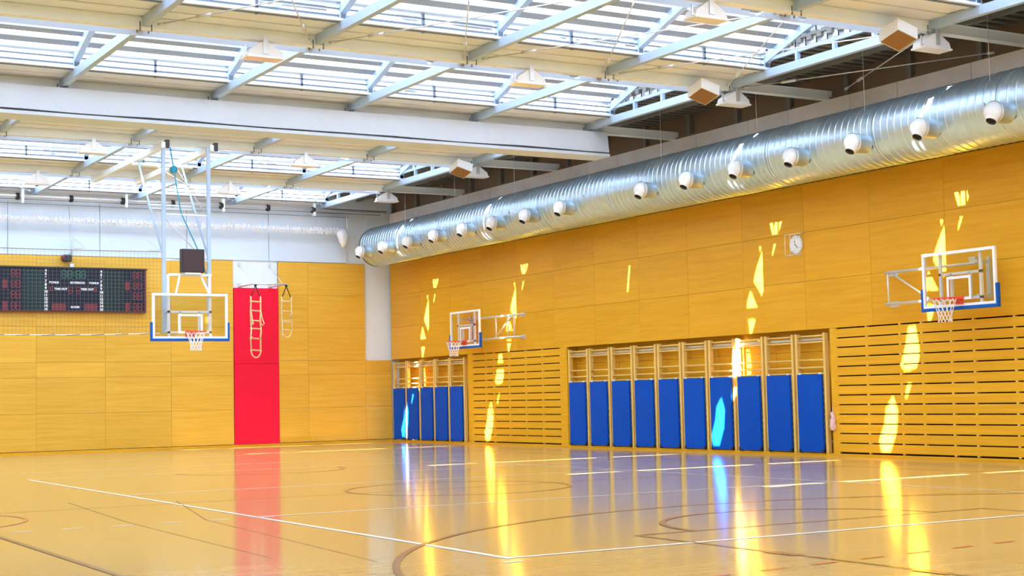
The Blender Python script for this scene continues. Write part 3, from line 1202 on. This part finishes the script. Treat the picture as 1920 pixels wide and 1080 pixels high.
m = MB(o)
x = NX0
while x < NX1:
    m.box(x - .002, x + .002, YNET - .002, YNET + .002, NZ0 + sag(x), NZ1 + sag(x) * .5)
    x += .12
z = NZ0 + .1
while z < NZ1:
    m.box(NX0, NX1, YNET - .002, YNET + .002, z - .002, z + .002)
    z += .12
m.build('mesh', 'darkcord', t)
m = MB(o)
for i in range(62):
    x = NX0 + .12 * i
    m.tube([(x, YNET, NZ1 + sag(x) * .5), (x + .12, YNET, NZ1 + sag(x + .12) * .5)], .012, 5)
m.build('top_rope', 'darkcord', t)
m = MB(o)
pts = [(NX0 + .1 * i, YNET, NZ0 + sag(NX0 + .1 * i)) for i in range(75)]
m.tube(pts, .016, 5)
m.build('bottom_rope', 'cord', t)
m = MB(o)
for i in range(10):
    x = NX0 + .75 * i
    m.tube([(x, YNET - .008, NZ0 + sag(x) - .012), (x + .4, YNET - .008, NZ0 + sag(x + .4) + .004)], .012, 5)
m.build('rope_lashing', 'darkcord', t)
m = MB(o)
for x in (9.2, 12.25, 14.62):
    m.bar((x, YB + .02, 6.42), (x, YNET, 6.3), .025, .025)
    m.bar((x, YB + .02, 6.72), (x, YNET, 6.32), .012, .012)
m.build('wall_bracket', 'wire', t)

t = thing('gathered_net', 'white safety net gathered up under the roof along the back wall', 'net', (12, 47.55, 7.4))
o = t.location.copy()
m = MB(o)
m.tube([(-4.0, 47.5, 7.92), (22.8, 47.5, 7.92)], .055, 10)
m.build('roller_pipe', 'wire', t)
m = MB(o)
for k in range(15):
    x = -2.6 + k * 1.62
    MB(o).lathe([(.06, -.05), (.11, -.05), (.11, .05), (.06, .05)], (x, 47.5, 7.90), (1, 0, 0), 12).build('pulley', 'black', t)
for k in range(8):
    x = -2.3 + k * 3.2
    MB(o).box(x - .04, x + .04, 47.42, 47.58, 7.70, 8.15).build('pipe_clamp', 'steel', t)
m = MB(o)
m.tube([(-4, 47.55, 7.83), (22.6, 47.55, 7.83)], .012, 5)
m.tube([(-4, 47.55, 7.70), (21.4, 47.55, 7.70)], .010, 5)
m.build('carrier_cable', 'darkcord', t)
m = MB(o)
x = -4.0
while x < 21.35:
    m.box(x - .003, x + .003, 47.547, 47.553, 7.2, 7.7)
    x += .085
for z in (7.6, 7.5, 7.4, 7.3):
    m.box(-4, 21.35, 47.547, 47.553, z - .003, z + .003)
m.build('mesh', 'cord', t)
m = MB(o)
x = -4.0
rnd = random.Random(3)
while x < 21.3:
    for k in range(3):
        x0 = x + rnd.uniform(-.05, .05)
        m.tube([(x0, 47.55 + rnd.uniform(-.05, .05), 7.30 + rnd.uniform(-.03, .05)), (x0 + rnd.uniform(-.05, .05), 47.5 + rnd.uniform(-.05, .05), 7.2),
                (x0 + rnd.uniform(-.06, .06), 47.55, 7.12 + rnd.uniform(-.03, .03))], .013, 4)
    x += .09
m.build('gathered_bundle', 'cord', t)
m = MB(o)
m.tube([(21.3, 47.5, 7.7), (21.3, 47.5, 7.3)], .02, 6)
m.lathe([(.02, .0), (.16, -.08), (.20, -.22), (.15, -.38), (.10, -.52), (.05, -.62), (0, -.64)], (21.15, 47.5, 7.30), (0, 0, 1), 12)
m.v = [(a + .02 * math.sin(40 * c), b + .02 * math.sin(33 * c + 1), c) for a, b, c in m.v]
m.build('end_bundle', 'cord', t)

# ------------------------------------------------------------------ rope ladders
t = thing('ladder_bracket', 'grey wall bracket with two arms carrying the rope ladders above the red mat', 'bracket', (18.2, YB, 5.26))
o = t.location.copy()
for x in (17.68, 18.75):
    m = MB(o).tube([(x, YB + .085, 5.31), (x, 46.86, 5.31)], .03, 8)
    m.box(x - .06, x + .06, YB + .05, YB + .09, 5.28, 5.42)
    m.build('arm', 'wire', t)
    MB(o).tube([(x, YB + .08, 6.03), (x, 46.95, 5.30)], .010, 5).build('stay_wire', 'wire', t)
    MB(o).box(x - .04, x + .04, YB + .03, YB + .1, 5.98, 6.10).build('wall_plate', 'wire', t)
MB(o).tube([(17.62, 46.88, 5.31), (18.86, 46.88, 5.31)], .028, 8).build('cross_pipe', 'wire', t)


def rope_ladder(x, zt, rungs, loops, label):
    t = thing('rope_ladder', label, 'rope ladder', (x, 46.88, zt), 'rope ladders by the red mat')
    L = MB()
    hw = .165
    L2 = MB()
    for s in (-1, 1):
        L2.tube([(0, 0, 0), (s * hw * .95, 0, -.38)], .016, 6)
    L2.lathe([(0, -.02), (.05, -.01), (.05, .03), (0, .05)], (0, 0, 0), (0, 0, 1), 10)
    L2.build('suspension_strap', 'black', t)
    zend = rungs[-1]
    for s in (-1, 1):
        pts = [(s * hw, 0, -.34)]
        for i, z in enumerate(rungs):
            pts.append((s * (hw + .012 * math.sin(i * 2.1 + s)), .01 * (-1) ** i, z))
        L.tube(pts, .025, 6)
    L.tube([(hw * math.cos(a), 0, zend + .24 * math.sin(a)) for a in [PI + PI * k / 10 for k in range(11)]], .022, 6)
    for (s, za, zb, out) in loops:
        L.tube([(s * hw, -.03, za), (s * (hw + out * .3), -.07, (za + zb) / 2), (s * (hw + out), -.07, zb + .06), (s * (hw + out * .5), -.05, zb), (s * (hw - .03), -.03, zb + .12)], .020, 6)
    L.build('side_ropes', 'rope', t)
    for z in rungs:
        MB().tube([(-hw - .03, 0, z + .012), (hw + .03, 0, z - .012)], .024, 8).build('rung', 'rung', t)
    return t


rope_ladder(17.76, 5.25, [-.52, -.82, -1.14, -1.40, -1.72, -2.10], [(1, -.85, -1.30, .10), (-1, -.85, -1.30, -.06), (-1, -1.35, -1.78, .06), (1, -1.35, -1.74, -.03)],
            'long pale rope ladder hanging in front of the red mat')
rope_ladder(18.83, 5.25, [-.50, -.83, -1.14, -1.18, -1.45], [(-1, -1.2, -1.68, .05), (1, -.8, -1.05, -.05)],
            'shorter rope ladder hanging just right of the red mat')

# ------------------------------------------------------------------ wall clock
t = thing('wall_clock', 'round white wall clock inside a square wire guard on the right wall', 'clock', (XR, 26.69, 4.81))
o = t.location.copy()
MB(o).lathe([(0, 0), (.215, 0), (.215, .05), (.20, .06)], (XR, 26.69, 4.81), (-1, 0, 0), 36).build('case', 'steel', t)
MB(o).lathe([(0, .055), (.20, .055)], (XR, 26.69, 4.81), (-1, 0, 0), 36).build('dial', 'enamel', t)
m = MB(o)
for k in range(12):
    a = k * PI / 6
    m.bar((XR - .057, 26.69 + .165 * math.sin(a), 4.81 + .165 * math.cos(a)), (XR - .057, 26.69 + .185 * math.sin(a), 4.81 + .185 * math.cos(a)), .010, .004)
m.build('hour_marks', 'black', t)
m = MB(o)
m.bar((XR - .06, 26.69, 4.81), (XR - .06, 26.72, 4.90), .016, .005, (1, 0, 0))
m.bar((XR - .062, 26.69, 4.81), (XR - .062, 26.60, 4.72), .012, .005, (1, 0, 0))
m.lathe([(0, .06), (.018, .06), (.018, .07), (0, .07)], (XR, 26.69, 4.81), (-1, 0, 0), 10)
m.build('hands', 'black', t)
m = MB(o)
gy0, gy1, gz0, gz1, gx = 26.43, 26.95, 4.57, 5.05, XR - .14
for k in range(4):
    y_ = gy0 + (gy1 - gy0) * k / 3
    m.tube([(XR, y_, gz1), (gx, y_, gz1), (gx, y_, gz0), (XR, y_, gz0)], .007, 5)
for k in (0, 3):
    z_ = gz0 + (gz1 - gz0) * k / 3
    m.tube([(XR, gy0, z_), (gx, gy0, z_), (gx, gy1, z_), (XR, gy1, z_)], .007, 5)
m.build('wire_guard', 'enamel', t)

# ------------------------------------------------------------------ floodlights and loudspeakers under the roof
def floodlight(label):
    t = thing('floodlight', label, 'floodlight', (0, 0, 0), 'floodlights under the roof beams')
    pr = [(-.34, -.15, 0), (.34, -.15, 0), (.30, -.15, .12), (.07, -.15, .27), (-.07, -.15, .27), (-.30, -.15, .12)]
    MB().prism(pr, (0, .30, 0)).build('hood', 'enamel', t)
    MB().prism([(-.35, -.17, -.012), (.35, -.17, -.012), (.35, .17, -.012), (-.35, .17, -.012)], (0, 0, .03)).build('lens', 'lens', t)
    m = MB()
    m.box(-.385, -.36, -.13, -.10, .02, .20)
    m.box(-.36, -.30, -.13, -.10, .02, .05)
    m.build('side_latch', 'wire', t)
    MB().bar((0, -.165, .06), (0, -.165, .36), .10, .015).build('yoke', 'wire', t)
    return t


fl0 = None
rows = {19.8: 'nearest lamp row', 25.55: 'second lamp row', 37.05: 'row just beyond the partition curtain', 42.8: 'last lamp row before the back wall'}
xs_l = {9.85: 'toward the left', 15.4: 'midway', 20.55: 'nearest the duct'}
for yb, rl in rows.items():
    for xx, xl in xs_l.items():
        if yb == 19.8 and xx == 9.85:
            continue
        lab = 'white hooded floodlight %s in the %s' % (xl, rl)
        P = (xx, yb - .02, 7.63)
        if fl0 is None:
            fl0 = floodlight(lab)
            fl0.location = P
        else:
            copy_tree(fl0, P, lab)


def speaker(label):
    t = thing('loudspeaker', label, 'loudspeaker', (0, 0, 0), 'square ceiling loudspeakers')
    a = .235
    MB().box(-a, a, -a, a, 0, .24).build('cabinet', 'enamel', t)
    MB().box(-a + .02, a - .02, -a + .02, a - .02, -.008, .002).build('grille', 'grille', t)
    MB().tube([(0, 0, .24), (0, 0, .30)], .02, 6).build('stem', 'wire', t)
    return t


sp0 = None
for (x, y, z, lab) in ((19.40, 19.45, 7.62, 'square white loudspeaker with brown face below the nearest roof beam'),
                       (19.45, 25.15, 7.66, 'square white loudspeaker with brown face below the second roof beam'),
                       (19.85, 36.6, 7.66, 'small square loudspeaker with brown face beyond the partition curtain')):
    if sp0 is None:
        sp0 = speaker(lab)
        c = sp0
        c.location = (x, y, z)
    else:
        c = copy_tree(sp0, (x, y, z), lab)
    c.rotation_euler = Quaternion((-.7, .7, 0), math.radians(24)).to_euler()
    inv = (Matrix.Translation(Vector((x, y, z))) @ c.rotation_euler.to_matrix().to_4x4()).inverted()
    yb_ = min(BEAMS, key=lambda b: abs(b - y)) - .06
    MB().bar(inv @ Vector((x + .04, y + .02, z + .20)), inv @ Vector((x + .06, yb_, 7.96)), .05, .03).build('mounting_arm', 'wire', c)

# ------------------------------------------------------------------ bracing rods between the beams
def rod(p, q, label):
    p, q = Vector(p), Vector(q)
    t = thing('bracing_rod', label, 'bracing rod', tuple((p + q) / 2), 'steel bracing rods under the roof')
    o = t.location.copy()
    MB(o).tube([p, q], .012, 6).build('rod', 'wire', t)
    d = (q - p).normalized()
    a = p + d * .9
    MB(o).tube([a, a + d * .32], .035, 8).build('turnbuckle', 'wire', t)
    MB(o).tube([p, p + d * .14], .03, 8).build('end_fork', 'wire', t)
    MB(o).tube([q - d * .14, q], .03, 8).build('end_fork', 'wire', t)


Z1 = 8.0
rod((13.9, 25.4, Z1), (11.1, 20.0, Z1), 'thin bracing rod rising from the second beam, left of the middle lamp')
rod((17.1, 25.4, Z1), (14.2, 20.0, Z1), 'thin bracing rod from second beam toward the nearest beam, middle of the ceiling')
rod((20.3, 25.4, Z1), (17.4, 20.0, Z1), 'thin bracing rod beside the gable nearest the duct')
rod((10.7, 25.4, Z1), (7.8, 20.0, Z1), 'thin bracing rod from second beam at upper left')
rod((7.9, 25.4, Z1 + .02), (10.8, 20.0, Z1 + .02), 'crossing bracing rod at upper left corner')
rod((11.1, 25.4, Z1 + .02), (14.0, 20.0, Z1 + .02), 'crossing bracing rod above the middle of the picture')
rod((14.3, 25.4, Z1 + .02), (17.2, 20.0, Z1 + .02), 'crossing bracing rod behind the middle floodlight of second row')
rod((17.5, 25.4, Z1 + .02), (20.4, 20.0, Z1 + .02), 'crossing bracing rod next to the second row loudspeaker')
rod((20.7, 25.4, Z1), (23.1, 20.6, Z1), 'bracing rod under the dark deck toward the concrete band')
rod((22.9, 24.6, Z1), (20.7, 20.0, Z1), 'bracing rod under the dark deck rising to the nearest floodlight')
rod((14.3, 43.0, Z1 + .05), (17.2, 47.3, Z1 + .05), 'bracing rod near back wall, right of the hanging hoop')
rod((17.5, 43.0, Z1 + .05), (20.3, 47.3, Z1 + .05), 'bracing rod near back wall, closest to the duct end')
rod((7.9, 43.0, Z1 + .05), (10.7, 47.3, Z1 + .05), 'bracing rod near back wall, above the scoreboard')
